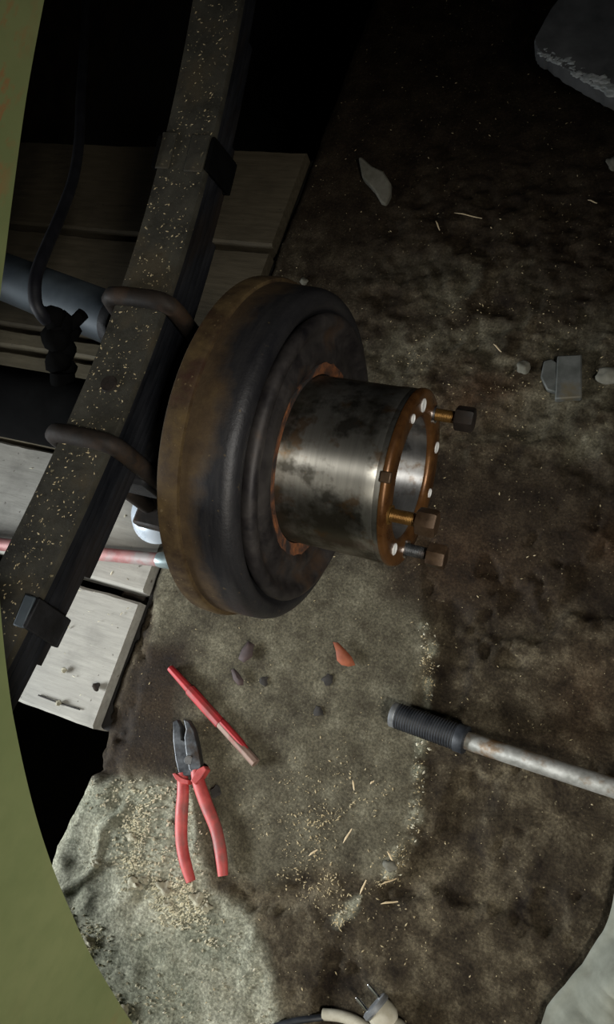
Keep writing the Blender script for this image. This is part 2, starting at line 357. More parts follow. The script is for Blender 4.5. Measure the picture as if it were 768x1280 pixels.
def floor_h(x, y):
    patch, skim, stain_shade, strip, crust = masks(x, y)
    h = 0.008 * (fbm(x*3.1, y*3.1, 3) - 0.5) + 0.0035 * (fbm(x*26, y*26, 4) - 0.5)
    h = h + 0.005 * skim * (1 - 0.4*patch)
    n = fbm(x*17 + 3, y*17, 5, 0.6)
    h = h + crust * 0.022 * (np.abs(n - 0.5) * -2 + 0.28)
    n2 = fbm(x*60, y*60, 4, 0.65)
    h = h + patch * (0.006 * (n2 - 0.5)) + patch * 0.006 * sstep(0.5, 0.7, fbm(x*14 + 9, y*14, 3))
    h = h + 0.003 * strip * n2
    h = h + 0.007 * patch * sstep(0.010, 0.0, polyline_d(x, y, RIDGE) + 0.008*(n2-0.5))
    n3 = fbm(x*11 + 40, y*11 + 8, 5, 0.6)         # worn-through hollows right of the skim coat
    h = h - (1 - skim) * (1 - patch) * 0.010 * sstep(0.55, 0.66, n3) * sstep(0.45, 0.3, y)
    return h - 0.004
X1, Y0, Y1 = 0.9, -0.85, 1.75
STEP = 0.004
ny = int((Y1 - Y0) / STEP) + 1; nx = int((X1 + 0.6) / STEP) + 1
yy = np.linspace(Y0, Y1, ny); uu = np.linspace(0, 1, nx)
ex = edge_x(yy)
GX = ex[:, None] + (X1 - ex[:, None]) * uu[None, :]; GY = np.repeat(yy[:, None], nx, 1)
GZ = floor_h(GX, GY)
dist_e = GX - ex[:, None]
GZ = GZ - 0.006 * sstep(0.014, 0.0, dist_e)              # the crumbled lip
skx = []; skz = []
for dx, z in ((0.012, -0.9), (0.012, -0.30), (0.010, -0.10), (0.004, -0.035)):
    skx.append(ex + dx + 0.006*(fbm(yy*30, yy*0 + z*50, 3) - 0.5)); skz.append(np.full(ny, z))
GX2 = np.concatenate([np.stack(skx, 1), GX], 1); GZ2 = np.concatenate([np.stack(skz, 1), GZ], 1)
GY2 = np.repeat(yy[:, None], nx + 4, 1)
def grid_mesh(name, gx, gy, gz):
    r, c = gx.shape
    co = np.stack([gx, gy, gz], -1).reshape(-1, 3).astype(np.float32)
    i = np.arange(r*c).reshape(r, c)
    f = np.stack([i[:-1, :-1], i[:-1, 1:], i[1:, 1:], i[1:, :-1]], -1).reshape(-1, 4)
    me = bpy.data.meshes.new(name)
    me.vertices.add(len(co)); me.vertices.foreach_set('co', co.ravel())
    me.loops.add(f.size); me.loops.foreach_set('vertex_index', f.ravel().astype(np.int32))
    me.polygons.add(len(f)); me.polygons.foreach_set('loop_start', (np.arange(len(f))*4).astype(np.int32))
    me.update(); me.validate(); me.shade_smooth()
    return me
me = grid_mesh('floor', GX2, GY2, GZ2)
pa, sk, dk, st, cr = masks(GX2, GY2)
rgba = np.stack([np.clip(sk*0.9 + 0.75*cr*sstep(0.45, 0.62, fbm(GX2*17 + 3, GY2*17, 5, 0.6)), 0, 1), np.clip(np.maximum(pa*0.85, st*1.0*sstep(0.36, 0.60, fbm(GX2*75, GY2*75, 4))), 0, 1), dk, np.ones_like(dk)], -1).astype(np.float32)
at = me.color_attributes.new('floor_tone', 'FLOAT_COLOR', 'POINT'); at.data.foreach_set('color', rgba.ravel())
def spot(px, py, rx, ry):
    p = at_z(px, py); return np.exp(-(((GX2 - p.x)/rx)**2 + ((GY2 - p.y)/ry)**2))
rusty = np.clip(0.6*spot(600, 505, 0.055, 0.05) + 0.35*spot(790, 680, 0.05, 0.03) + 0.3*spot(735, 870, 0.04, 0.07) + 0.25*spot(560, 690, 0.09, 0.05), 0, 1).astype(np.float32)
ra = me.attributes.new('rusty', 'FLOAT', 'POINT'); ra.data.foreach_set('value', rusty.ravel())
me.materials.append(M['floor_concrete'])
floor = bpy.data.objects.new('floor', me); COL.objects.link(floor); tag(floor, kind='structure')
# the rest of the slab, out of the photograph
ob = MB()
for x0, x1, y0, y1 in ((X1, 3.5, -3, 4), (-0.572, X1, -3, Y0), (-0.572, X1, Y1, 4), (-4.5, -1.45, -3, 4)):
    ob.box(((x0+x1)/2, (y0+y1)/2, -0.155), (x1-x0, y1-y0, 0.30))
fo = ob.build('floor_slab', 'dark_ledge', floor)
# inspection pit
pm = MB()
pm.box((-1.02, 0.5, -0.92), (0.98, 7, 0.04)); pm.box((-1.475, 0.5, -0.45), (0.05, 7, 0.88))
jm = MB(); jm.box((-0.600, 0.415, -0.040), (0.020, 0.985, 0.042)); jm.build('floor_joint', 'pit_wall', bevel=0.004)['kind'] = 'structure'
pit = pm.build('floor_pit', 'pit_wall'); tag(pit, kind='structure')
lm = MB(); lm.box((-0.630, 0.42, -0.095), (0.10, 0.98, 0.08)); lm.box((-1.40, 0.42, -0.095), (0.10, 0.98, 0.08))
ledge = lm.build('floor_ledge', 'dark_ledge', bevel=0.006); tag(ledge, kind='structure')

# ------------------------------------------------------------------ boards over the pit
def board(y0, y1, mat, label, top=0.0, jag=0.002, xr=-0.610, lift=0.0):
    n = 60; rng = np.random.default_rng(int(abs(y0)*1000) + 3)
    xs = np.linspace(-1.42, xr, n)
    ya = y0 + jag * rng.standard_normal(n).cumsum() * 0.18; yb = y1 + jag * rng.standard_normal(n).cumsum() * 0.18
    ya = np.clip(ya, y0 - 0.004, y0 + 0.004); yb = np.clip(yb, y1 - 0.004, y1 + 0.004)
    m = MB(); vs_ = []; fs_ = []
    zt = top; zb = top - 0.055
    for i in range(n):
        c = 0.003 + 0.0015 * rng.random()
        e = 0.003 * rng.standard_normal() if i == n - 1 else 0
        vs_ += [(xs[i], ya[i], zb), (xs[i], ya[i], zt - c), (xs[i], ya[i] + c, zt), (xs[i], yb[i] - c, zt), (xs[i], yb[i], zt - c), (xs[i], yb[i], zb)]
    for i in range(n - 1):
        for k in range(6):
            a = i*6 + k; b = i*6 + (k+1) % 6; fs_.append((a, b, b + 6, a + 6))
    fs_.append(tuple(range(6))); fs_.append(tuple(range((n-1)*6, n*6)))
    m.add(vs_, fs_)
    o = m.build('pit_board', mat, smooth=30)
    return tag(o, label, 'board', 'boards laid across the pit')
b0 = board(-0.080, 0.104, 'board_pale', 'pale pitted board laid across the pit next to the open black hole')
board(0.122, 0.296, 'board_pale', 'pale grained board under the red rod and below the axle tube', top=0.002)
board(0.302, 0.458, 'board_tan', 'tan board across the pit directly beneath the axle tube', top=-0.003)
board(0.470, 0.502, 'board_tan', 'narrow lath across the pit between two wide boards', top=-0.002)
board(0.512, 0.704, 'board_dirty', 'brown board across the pit under the dark steel tube', top=0.0, xr=-0.611)
board(0.716, 0.905, 'board_dirty', 'darkest dirty board across the pit farthest from the pliers', top=0.0, xr=-0.612)
# crack and knot on the nearest board
k = MB(); c = at_z(72, 877, 0.002)
tw = MB().tube([at_z(48, 869, 0.002), at_z(72, 878, 0.003), at_z(100, 887, 0.002)], 0.0011, 6).build('twig', 'dark_crumb')
tag(tw, 'thin dark twig lying on the pale board beside the open hole', 'twig')
pb = MB(); 
def blob(mb, c, r, seed=0, squash=(1, 1, 1), n=2, jag=0.3):
    rng = random.Random(seed); b = bmesh.new(); bmesh.ops.create_icosphere(b, subdivisions=n, radius=1)
    ph = [rng.random()*6 for _ in range(6)]
    vs_ = []
    for v in b.verts:
        p = v.co; d = 1 + jag*(math.sin(p.x*3+ph[0])*math.sin(p.y*4+ph[1]) + 0.6*math.sin(p.z*5+ph[2]+p.x*4) + 0.3*rng.uniform(-1, 1))
        vs_.append((c[0] + p.x*d*r*squash[0], c[1] + p.y*d*r*squash[1], c[2] + p.z*d*r*squash[2]))
    b.verts.ensure_lookup_table(); fs_ = [tuple(v.index for v in f.verts) for f in b.faces]; b.free()
    mb.add(vs_, fs_); return mb
for (px, py, r, lab) in ((73, 879, 0.0042, 'tiny pale pebble lying on the thin dark twig'), (120, 858, 0.0055, 'brown crumb of grit on the pale board beside the hole'), (80, 838, 0.004, 'small pale crumb on the board near the leaf spring clip')):
    p = at_z(px, py, 0.002 + r*0.5)
    tag(blob(MB(), p, r, px, (1, 1, 0.7)).build('pebble', 'cement_lump' if 'pale' in lab.split('crumb')[0] else 'rusty_iron'), lab, 'pebble')

# ------------------------------------------------------------------ axle, brake drum and wheel hub on one line along x
AYC, AZC = 0.251, 0.311
axle = empty('axle_beam', (0, AYC, AZC)); tag(axle, 'black axle tube running under the leaf spring towards the brake drum', 'axle')
MB().lathe_x([(-1.9, 0.0), (-1.9, 0.041), (-0.40, 0.041), (-0.385, 0.05), (-0.37, 0.05), (-0.37, 0.0)], 40).build('axle_tube', 'axle_black', axle)
MB().box((-0.446, 0, 0.062), (0.075, 0.17, 0.044)).build('spring_seat', 'black_iron', axle, bevel=0.004)
MB().box((-0.446, 0, -0.050), (0.09, 0.19, 0.016)).build('clamp_plate', 'rusty_iron', axle, bevel=0.003)
MB().lathe_x([(-0.372, 0.04), (-0.372, 0.150), (-0.366, 0.158), (-0.362, 0.158), (-0.366, 0.04)], 64, closed=True).build('backing_plate', 'black_iron', axle)
# wheel cylinder housing and lines behind the drum
hs = MB(); hs.tube([(-0.398, -0.105, -0.045), (-0.398, -0.03, -0.065)], 0.022, 20); hs.box((-0.385, -0.075, -0.05), (0.03, 0.07, 0.05))
hs.build('cylinder_housing', 'black_iron', axle, bevel=0.003)
br = MB(); br.tube([(-0.41, -0.03, 0.01), (-0.395, -0.062, -0.005), (-0.375, -0.085, -0.02)], 0.0016, 6)
br.build('brake_line', 'bright_steel', axle)
bs = MB()
for y_, z_ in ((-0.10, -0.02), (-0.122, -0.05)): bs.tube([(-0.402, y_, z_), (-0.385, y_, z_)], 0.0045, 6)
bs.build('bleed_screw', 'bright_steel', axle)

# a bright dished cover hanging behind the drum, above the boards
dc = empty('dished_cover', tuple(at_z(203, 640, 0.10))); tag(dc, 'bright bluish white dished metal cover behind the brake drum', 'cover')
m = MB(); n = 40; prof = [(0.0, 0.030), (0.018, 0.028), (0.032, 0.021), (0.041, 0.010), (0.045, 0.0), (0.043, 0.0), (0.039, 0.009), (0.030, 0.019), (0.017, 0.026), (0.0, 0.028)]
vs_ = []; fs_ = []
for r, z in prof:
    for k in range(n): a = 2*math.pi*k/n; vs_.append((r*math.cos(a), r*math.sin(a), z))
for i in range(len(prof)-1):
    for k in range(n): k2 = (k+1) % n; fs_.append((i*n+k, i*n+k2, (i+1)*n+k2, (i+1)*n+k))
m.add(vs_, fs_); dish = m.build('dish', 'shield_bright', dc); 
MB().tube([(0.0, 0.0, 0.0285), (0.0, 0.0, 0.06), (0.012, 0.06, 0.16)], 0.008, 12).build('bracket', 'black_iron', dc)

drum = empty('brake_drum', (0, AYC, AZC)); tag(drum, 'rusty brown and black brake drum behind the polished wheel hub', 'brake drum')
MB().lathe_x([(-0.362, 0.148), (-0.362, 0.1655), (-0.359, 0.1690), (-0.3440, 0.1695), (-0.3405, 0.1682), (-0.3395, 0.1635), (-0.3395, 0.148)], 128, closed=True).build('rim_flange', 'drum_rim', drum)
MB().lathe_x([(-0.340, 0.150), (-0.340, 0.1650), (-0.334, 0.1644), (-0.318, 0.1638), (-0.3040, 0.1630), (-0.2985, 0.1612), (-0.2945, 0.1578), (-0.2920, 0.1535), (-0.2912, 0.1490), (-0.2925, 0.1455), (-0.2965, 0.1425), (-0.3040, 0.1340), (-0.330, 0.138)], 128, closed=True).build('drum_wall', 'drum_body', drum)
MB().lathe_x([(-0.3030, 0.1310), (-0.2975, 0.1385), (-0.2925, 0.1412), (-0.2885, 0.1412), (-0.2850, 0.1390), (-0.2836, 0.1352), (-0.2845, 0.1310), (-0.2880, 0.1270), (-0.2915, 0.1235), (-0.2930, 0.1190), (-0.2920, 0.1140),
              (-0.2900, 0.1100), (-0.2890, 0.1040), (-0.2895, 0.0975), (-0.2925, 0.0905), (-0.302, 0.0905), (-0.304, 0.110)], 128, closed=True).build('drum_face', 'drum_face', drum)
rr = MB(); n = 96; vs_ = []; fs_ = []
for k in range(n):
    a = 2*math.pi*k/n; ro = 0.0942 + 0.0030*math.sin(4*a+0.6) + 0.0016*math.sin(11*a) + 0.0010*math.sin(23*a+2) 
    vs_ += [(-0.2920, 0.084*math.cos(a), 0.084*math.sin(a)), (-0.2900, ro*math.cos(a), ro*math.sin(a)), (-0.296, ro*math.cos(a), ro*math.sin(a)), (-0.296, 0.084*math.cos(a), 0.084*math.sin(a))]
for k in range(n):
    for j in range(4):
        a = k*4+j; b = k*4+(j+1) % 4; c = ((k+1) % n)*4+(j+1) % 4; d = ((k+1) % n)*4+j; fs_.append((a, b, c, d))
rr.add(vs_, fs_).build('rust_ring', 'orange_rust', drum)

hub = empty('wheel_hub', (0, AYC, AZC)); tag(hub, 'polished steel wheel hub cylinder with oily orange flange standing out of drum', 'wheel hub')
XF = -0.187
MB().lathe_x([(-0.31, 0.0830), (-0.2935, 0.0830), (-0.2900, 0.0826), (-0.212, 0.0830), (-0.2110, 0.0834), (-0.2005, 0.0836), (-0.1995, 0.0828), (-0.1982, 0.0836), (-0.1935, 0.0838), (-0.1935, 0.060), (-0.31, 0.060)], 128, closed=True).build('barrel', 'hub_steel', hub)
MB().lathe_x([(-0.1937, 0.0585), (-0.1937, 0.0846), (-0.1915, 0.0848), (-0.1888, 0.0838), (-0.1873, 0.0815), (-0.187, 0.0770), (-0.187, 0.0640), (-0.1885, 0.0605), (-0.1910, 0.0585)], 128, closed=True).build('flange', 'flange_oiled', hub)
MB().lathe_x([(-0.1912, 0.0588), (-0.2450, 0.0588), (-0.2510, 0.0575), (-0.2510, 0.0480), (-0.270, 0.0480), (-0.271, 0.0)], 96).build('bore', 'bore_steel', hub)
ck = MB(); ck.box((-0.1905, 0, 0), (0.010, 0.010, 0.005)); kk = ck.build('key_notch', 'nut_brown', hub, bevel=0.0012)
ang = math.radians(112); kk.location = (0, 0.0835*math.cos(ang), 0.0835*math.sin(ang)); kk.rotation_euler = (ang + math.pi/2, 0, 0)
def polar(deg, r): a = math.radians(deg); return r*math.cos(a), r*math.sin(a)
def hexprism(mb, x0, x1, cy, cz, r, rot=0.0):
    vs_ = []
    pr = ((x0, r*0.93), (x0 + 0.0012, r), (x1 - 0.0016, r), (x1, r*0.90))
    for x, q in pr:
        for k in range(6): a = rot + math.pi/3*k; vs_.append((x, cy + q*math.cos(a), cz + q*math.sin(a)))
    fs_ = [(i*6+k, i*6+(k+1) % 6, (i+1)*6+(k+1) % 6, (i+1)*6+k) for i in range(3) for k in range(6)] + [tuple(range(6)), tuple(range(18, 24))]
    mb.add(vs_, fs_); return mb
def thread(x0, x1, cy, cz, r):
    n = max(4, int((x1-x0)/0.0007)); m = MB()
    m.tube([(x0 + (x1-x0)*i/n, cy, cz) for i in range(n+1)], [r*(1.0 if i % 2 else 0.93) for i in range(n+1)], 14); return m
for deg, smat, ln, rot, hm in ((-3, 'brass_stud', 0.022, 0.3, 'rusty_iron'), (139, 'brass_stud', 0.026, 0.15, 'nut_brown'), (-144, 'plier_steel', 0.023, 0.55, 'nut_brown')):
    cy, cz = polar(deg, 0.0705)
    bo = thread(XF - 0.006, XF + ln, cy, cz, 0.0062).build('bolt', smat, hub)
    bh = hexprism(MB(), XF + ln - 0.001, XF + ln + 0.0165, cy, cz, 0.0122, rot).build('bolt_head', hm, bo)
    MB().lathe_x([(XF - 0.001, 0.006), (XF + 0.0016, 0.0068), (XF + 0.0018, 0.0088), (XF - 0.001, 0.0092)], 24, closed=True).build('bolt_collar', 'bright_steel' if deg != 139 else 'brass_stud', bo).location = (0, cy, cz)
for deg, r in ((38, 0.0058), (63, 0.0040), (180, 0.0052), (-40, 0.0054), (-79, 0.0044), (-110, 0.0045)):
    cy, cz = polar(deg, 0.0705)
    o = MB().lathe_x([(XF - 0.0010, r*1.12), (XF + 0.0008, r*1.10), (XF + 0.0012, r*0.98), (XF + 0.0004, r*0.80), (XF + 0.0002, 0.0)], 24).build('threaded_hole_glint', 'hole_glint', hub); o.location = (0, cy, cz)

# ------------------------------------------------------------------ leaf spring
XS0, XS1 = -0.470, -0.417
XM, WS = (XS0 + XS1) / 2, XS1 - XS0
YC = 0.235
def spring_z(y):
    d = y - YC; return 0.450 + (0.50 if d > 0 else 0.30) * d * d
spring = empty('leaf_spring', (XM, YC, 0.395)); tag(spring, 'long dusty black leaf spring clamped across the axle by two bolts', 'leaf spring')
NL = 7; TL = 0.0082
half = [0.60, 0.60, 0.52, 0.44, 0.36, 0.27, 0.18]
for i in range(NL):
    ya, yb = YC - half[i] * 0.92, YC + half[i]
    n = 48; w = WS/2 - (0.0008 if i % 2 else 0.0) - 0.0005*i; vs_ = []; fs_ = []
    for k in range(n + 1):
        y = ya + (yb - ya)*k/n; zt = spring_z(y) - i*TL; dz = (spring_z(y + 1e-3) - spring_z(y - 1e-3))/2e-3
        zb = zt - TL + 0.0011
        for (xx, zz) in ((-w, zb), (-w - 0.0003, (zt+zb)/2), (-w + 0.0006, zt), (w - 0.0006, zt), (w + 0.0003, (zt+zb)/2), (w, zb)):
            nz = zz - 0.395; vs_.append((xx, y - YC, nz))
    for k in range(n):
        for j in range(6): fs_.append((k*6+j, k*6+(j+1) % 6, (k+1)*6+(j+1) % 6, (k+1)*6+j))
    fs_ += [tuple(range(6)), tuple(range(n*6, n*6+6))]
    o = MB().add(vs_, fs_).build('spring_leaf', 'spring_top' if i == 0 else 'spring_leaf', spring, smooth=35)
for yb in (YC - 0.60*0.92, YC + 0.60):
    z = spring_z(yb) - 0.395; s = 1 if yb > YC else -1
    e = MB().lathe_x([(-WS/2, 0.014), (-WS/2, 0.022), (WS/2, 0.022), (WS/2, 0.014)], 32, closed=True).build('spring_eye', 'black_iron', spring)
    e.location = (0, yb - YC + s*0.012, z + 0.012)
def rel(p): return (p[0] - XM, p[1] - YC, p[2] - 0.395)
# U-bolts over the spring, legs down both sides to the clamp plate
for (yb, lean) in ((0.318, 0.0), (0.178, 0.0)):
    zt = spring_z(yb) + 0.0085; w = WS/2 + 0.0085; pts = []
    for zz in (0.245, 0.34, zt - 0.02): pts.append((-w, yb, zz))
    for a in (150, 120): a_ = math.radians(a); pts.append((-w + 0.016 + 0.016*math.cos(a_)*1.0, yb, zt - 0.016 + 0.016*math.sin(a_)))
    pts += [(-w + 0.018, yb, zt), (w - 0.018, yb, zt)]
    for a in (60, 30): a_ = math.radians(a); pts.append((w - 0.016 + 0.016*math.cos(a_), yb, zt - 0.016 + 0.016*math.sin(a_)))
    for zz in (zt - 0.02, 0.34, 0.245): pts.append((w, yb, zz))
    pts = [(p[0], p[1] - YC, p[2] - 0.395) for p in pts]
    u = MB().tube(pts, 0.0085, 14, flat=(0, 1, 0)).build('u_bolt', 'rusty_iron', spring)
    for sx in (-1, 1):
        nm = MB(); vs6 = []
        nb = MB(); nb.prism([(0.014*math.cos(math.pi/3*k), 0.014*math.sin(math.pi/3*k)) for k in range(6)], 0, 0.014)
        q = nb.build('nut', 'black_iron', u, bevel=0.001); q.location = (sx*w, yb - YC, 0.244 - 0.395)
# centre bolt head and the two rebound clips
cb = MB().tube([(0, 0, 0.452-0.395), (0, 0, 0.4545-0.395)], [0.0085, 0.0075], 20).build('centre_bolt', 'rusty_iron', spring)
cb.location = (0, 0.0, -0.003)
def clip(yc, ln, mat, over, drop):
    zt = spring_z(yc) - 0.395; sl = math.atan((spring_z(yc+0.01) - spring_z(yc-0.01))/0.02)
    m = MB(); t = 0.004
    m.box((WS/2 + t/2 + 0.0006, 0, -drop/2 + 0.002), (t, ln, drop + 0.004)); 
    m.box((-WS/2 - t/2 - 0.0006, 0, -drop/2 + 0.002), (t, ln, drop + 0.004))
    if over: m.box((0, 0, t/2 + 0.0006), (WS + 2*t, ln, t))
    m.box((0, 0, -drop - t/2), (WS + 2*t, ln, t))
    o = m.build('rebound_clip', mat, spring, bevel=0.0012); o.location = (0, yc - YC, zt); o.rotation_euler = (sl, 0, 0); return o
pc = at_x(60, 775, XS1); clip(pc.y, 0.026, 'black_iron', False, 0.044)
pc2 = at_x(262, 195, XS1); c2 = clip(pc2.y, 0.032, 'axle_black', False, 0.042)
pl = MB(); pl.box((0, 0, 0), (0.020, 0.036, 0.0025)); q = pl.build('clip_tab', 'spring_top', spring, bevel=0.001); q.location = (WS/2 - 0.012, pc2.y - YC, spring_z(pc2.y) - 0.395 + 0.0015); q.rotation_euler = (0.22, 0, 0)
pl = MB(); pl.box((0, 0, 0), (0.016, 0.036, 0.0025)); q = pl.build('clip_tab', 'spring_top', spring, bevel=0.001); q.location = (-WS/2 + 0.006, pc2.y - YC + 0.002, spring_z(pc2.y) - 0.395 + 0.0015); q.rotation_euler = (0.22, 0, 0)
pl = MB(); pl.box((0, 0, 0), (0.010, 0.026, 0.003)); q = pl.build('clip_tab', 'tube_steel', spring, bevel=0.001); q.location = (WS/2 - 0.004, pc.y - YC, spring_z(pc.y) - 0.395 + 0.003)

# ------------------------------------------------------------------ dark tube, hose and fitting behind the spring
ta, tb = at_x(158, 406, -0.555), at_x(0, 344, -0.80)
d = (tb - ta).normalized()
tube = empty('steel_tube', ta); tag(tube, 'dark blue grey steel tube slanting behind the leaf spring', 'tube')
MB().tube([Vector((0, 0, 0)), d*0.004, d*0.06, d*0.30, d*0.62], [0.0285, 0.030, 0.030, 0.030, 0.030], 36).build('tube_body', 'tube_steel', tube)
MB().tube([-d*0.004, d*0.012], 0.0315, 36).build('tube_end_ring', 'black_iron', tube)
hz = [(112, -120, -0.95), (106, 40, -0.88), (101, 120, -0.81), (99, 175, -0.76), (92, 222, -0.71), (76, 268, -0.67), (58, 310, -0.63), (45, 345, -0.605), (44, 375, -0.595), (50, 390, -0.59), (58, 400, -0.59)]
hose = tag(MB().tube(catmull([at_x(a, b, x) for a, b, x in hz], 8), 0.0068, 14).build('rubber_hose', 'rubber'), 'black rubber hose curving down in front of the dark tube', 'hose')
fc = at_x(77, 425, -0.590)
fit = empty('hose_fitting', fc); tag(fit, 'lumpy dirt-caked black fitting hanging between tube and axle', 'fitting')
m = MB()
for i, (px, py, r) in enumerate(((66, 396, 0.013), (74, 408, 0.015), (86, 416, 0.012), (70, 424, 0.015), (80, 436, 0.014), (73, 450, 0.014), (84, 460, 0.011))):
    blob(m, at_x(px, py, -0.590) - fc, r, i, (1, 1, 1), 2, 0.16)
m.build('valve_body', 'axle_black', fit, smooth=60)
MB().tube([at_x(88, 408, -0.585) - fc, at_x(104, 392, -0.57) - fc], 0.007, 10).build('pipe_stub', 'axle_black', fit)
MB().tube([at_x(78, 465, -0.590) - fc, at_x(80, 500, -0.590) - fc], [0.013, 0.015], 12).build('stem', 'axle_black', fit)

# ------------------------------------------------------------------ green body side panel with its wheel arch
XP = -0.30
arch = [(190, 1315), (165, 1280), (138, 1238), (110, 1190), (88, 1142), (70, 1100), (54, 1056), (40, 1010), (28, 962), (18, 915), (10, 870), (0, 785), (-7, 690), (-10, 600), (-10, 510), (-8, 420), (-3, 370), (4, 315), (12, 250), (30, 120), (52, 0), (64, -60)]
curve = [(at_x(a, b, XP).y, at_x(a, b, XP).z) for a, b in arch]
curve = [(curve[0][0] - 0.02, 0.14)] + curve
YM = 0.335
curve = [c for c in curve if c[0] < YM - 0.01]
curve = catmull([(0, a, b) for a, b in curve], 5)
curve = [(p.y, p.z) for p in curve]
curve = curve + [(YM + (YM - a)*1.8, b) for a, b in reversed(curve)]
body = empty('truck_body', (XP, YM, 0.14)); tag(body, 'green painted truck body side with a curved wheel arch', 'truck body')
oy, oz = YM, 0.14
rowsv = []; NC = len(curve)
OUT = [0.0, 0.012, 0.03, 0.06, 0.10, 0.16, 0.24, 0.34, 0.46, 0.60, 0.80]
vs_ = []; fs_ = []; rust = []
cy0, cz0 = YM, 0.22
for i, (y, z) in enumerate(curve):
    a = curve[max(i-1, 0)]; b = curve[min(i+1, NC-1)]
    ty, tz = b[0]-a[0], b[1]-a[1]; L = math.hypot(ty, tz); ny_, nz_ = -tz/L, ty/L
    # rolled lip inward, then the sheet outward
    for (off, xin) in ((0.0, -0.022), (-0.0015, -0.014), (-0.0020, -0.005), (-0.0008, -0.0012)):
        vs_.append((xin, y + ny_*off - oy, z + nz_*off - oz)); rust.append(0.3)
    for o_ in OUT:
        u = 2*o_*o_*0.02
        yy_ = y + ny_*o_ if o_ <= 0.1 else y + (y - cy0)/math.hypot(y-cy0, z-cz0)*(o_-0.1) + ny_*0.1
        zz_ = z + nz_*o_ if o_ <= 0.1 else z + (z - cz0)/math.hypot(y-cy0, z-cz0)*(o_-0.1) + nz_*0.1
        bx = 0.0 if o_ > 0.03 else 0.0016*(1 - o_/0.03)
        vs_.append((bx, yy_ - oy, max(zz_, 0.10) - oz))
        up = max(0.0, 1 - abs(y - 0.225)/0.10); lo = max(0.0, 1 - abs(y + 0.29)/0.05)
        rust.append((0.9*up + 0.8*lo) if 0.010 < o_ < 0.05 else 0.03)
R_ = 4 + len(OUT)
for i in range(NC - 1):
    for k in range(R_ - 1): fs_.append((i*R_+k, i*R_+k+1, (i+1)*R_+k+1, (i+1)*R_+k))
pn = MB().add(vs_, fs_).build('side_panel', 'green_paint', body, smooth=60)
ra = pn.data.attributes.new('rust', 'FLOAT', 'POINT'); ra.data.foreach_set('value', np.array(rust, np.float32))
sm = pn.modifiers.new('thick', 'SOLIDIFY'); sm.thickness = 0.0015; sm.offset = -1
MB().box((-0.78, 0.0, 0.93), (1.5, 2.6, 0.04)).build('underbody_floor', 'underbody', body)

# ------------------------------------------------------------------ small things on the floor
def gz(p):      # floor level under a point
    return float(floor_h(np.array([[p[0]]]), np.array([[p[1]]]))[0, 0])
def on(px, py, lift=0.0):
    p = at_z(px, py, 0.0); z = gz(p); p = at_z(px, py, z + lift); return p
# red rod lying behind the drum
ra_, rb_ = at_z(100, 690, 0.030), at_z(214, 701, 0.030)
dr = (rb_ - ra_).normalized()
rod = empty('red_rod', ra_); tag(rod, 'worn pinkish red rod with a pale metal end poking behind drum', 'rod')
L = (rb_ - ra_).length
MB().tube([-dr*0.42, -dr*0.1, dr*(L*0.55), dr*(L - 0.020)], 0.0098, 20).build('painted_bar', 'rod_pink', rod)
MB().tube([dr*(L - 0.021), dr*(L - 0.016), dr*(L + 0.010), dr*(L + 0.012)], [0.0100, 0.0112, 0.0125, 0.0112], 20).build('metal_end', 'rod_end', rod)
MB().box(-dr*0.3 + Vector((0, 0, -0.0185)), (0.04, 0.06, 0.014)).build('foot_block', 'black_iron', rod, bevel=0.002)

# pliers
P0 = on(240, 978, 0.0); 
pli = empty('pliers', P0); tag(pli, 'open combination pliers with red handles lying on the concrete', 'pliers')
def lp(px, py, h): return at_z(px, py, P0.z + h) - P0
def slab(name, pix, z0, z1, mat, parent, bev=0.0015):
    poly = [lp(a, b, z1) for a, b in pix]; poly = [(p.x, p.y) for p in poly]
    s = sum(poly[i][0]*poly[(i+1) % len(poly)][1] - poly[(i+1) % len(poly)][0]*poly[i][1] for i in range(len(poly)))
    if s < 0: poly = poly[::-1]
    return MB().prism(poly, z0, z1).build(name, mat, parent, smooth=30, bevel=bev)
slab('jaw', [(216, 902), (222, 899), (226, 908), (227, 924), (236, 928), (243, 936), (247, 962), (238, 970), (224, 970), (219, 950), (216, 926)], 0.002, 0.014, 'plier_steel', pli)
slab('jaw', [(229, 899), (236, 901), (243, 914), (248, 936), (252, 964), (244, 970), (236, 962), (232, 940), (230, 922), (232, 912)], 0.004, 0.016, 'plier_steel', pli)
MB().tube([lp(236, 950, 0.013), lp(236, 950, 0.0175)], [0.0062, 0.0055], 20).build('pivot', 'plier_steel', pli)
def handle(path, rads, name='grip'):
    pts = catmull([lp(a, b, h) for a, b, h in path], 6)
    n = len(pts); k = len(rads)
    rr_ = [np.interp(i/(n-1), np.linspace(0, 1, k), rads) for i in range(n)]
    return MB().tube(pts, [(r*0.8, r) for r in rr_], 18, flat=(0, 0, 1)).build(name, 'plier_grip', pli, smooth=60)
g1 = handle([(228, 966, 0.009), (229, 990, 0.009), (227, 1020, 0.009), (227, 1050, 0.009), (231, 1075, 0.009), (239, 1102, 0.009)], [0.0070, 0.0080, 0.0085, 0.0082, 0.0078, 0.0076, 0.0062])
g2 = handle([(245, 962, 0.011), (249, 980, 0.010), (259, 1008, 0.009), (270, 1036, 0.009), (276, 1065, 0.009), (279, 1095, 0.009)], [0.0070, 0.0084, 0.0086, 0.0082, 0.0078, 0.0078, 0.0064])
slab('grip_guard', [(215, 967), (219, 966), (227, 972), (236, 975), (235, 981), (226, 979), (219, 974)], 0.004, 0.016, 'plier_grip', pli, 0.001)
slab('grip_guard', [(238, 976), (246, 962), (255, 957), (258, 962), (251, 973), (244, 981)], 0.004, 0.019, 'plier_grip', pli, 0.001)

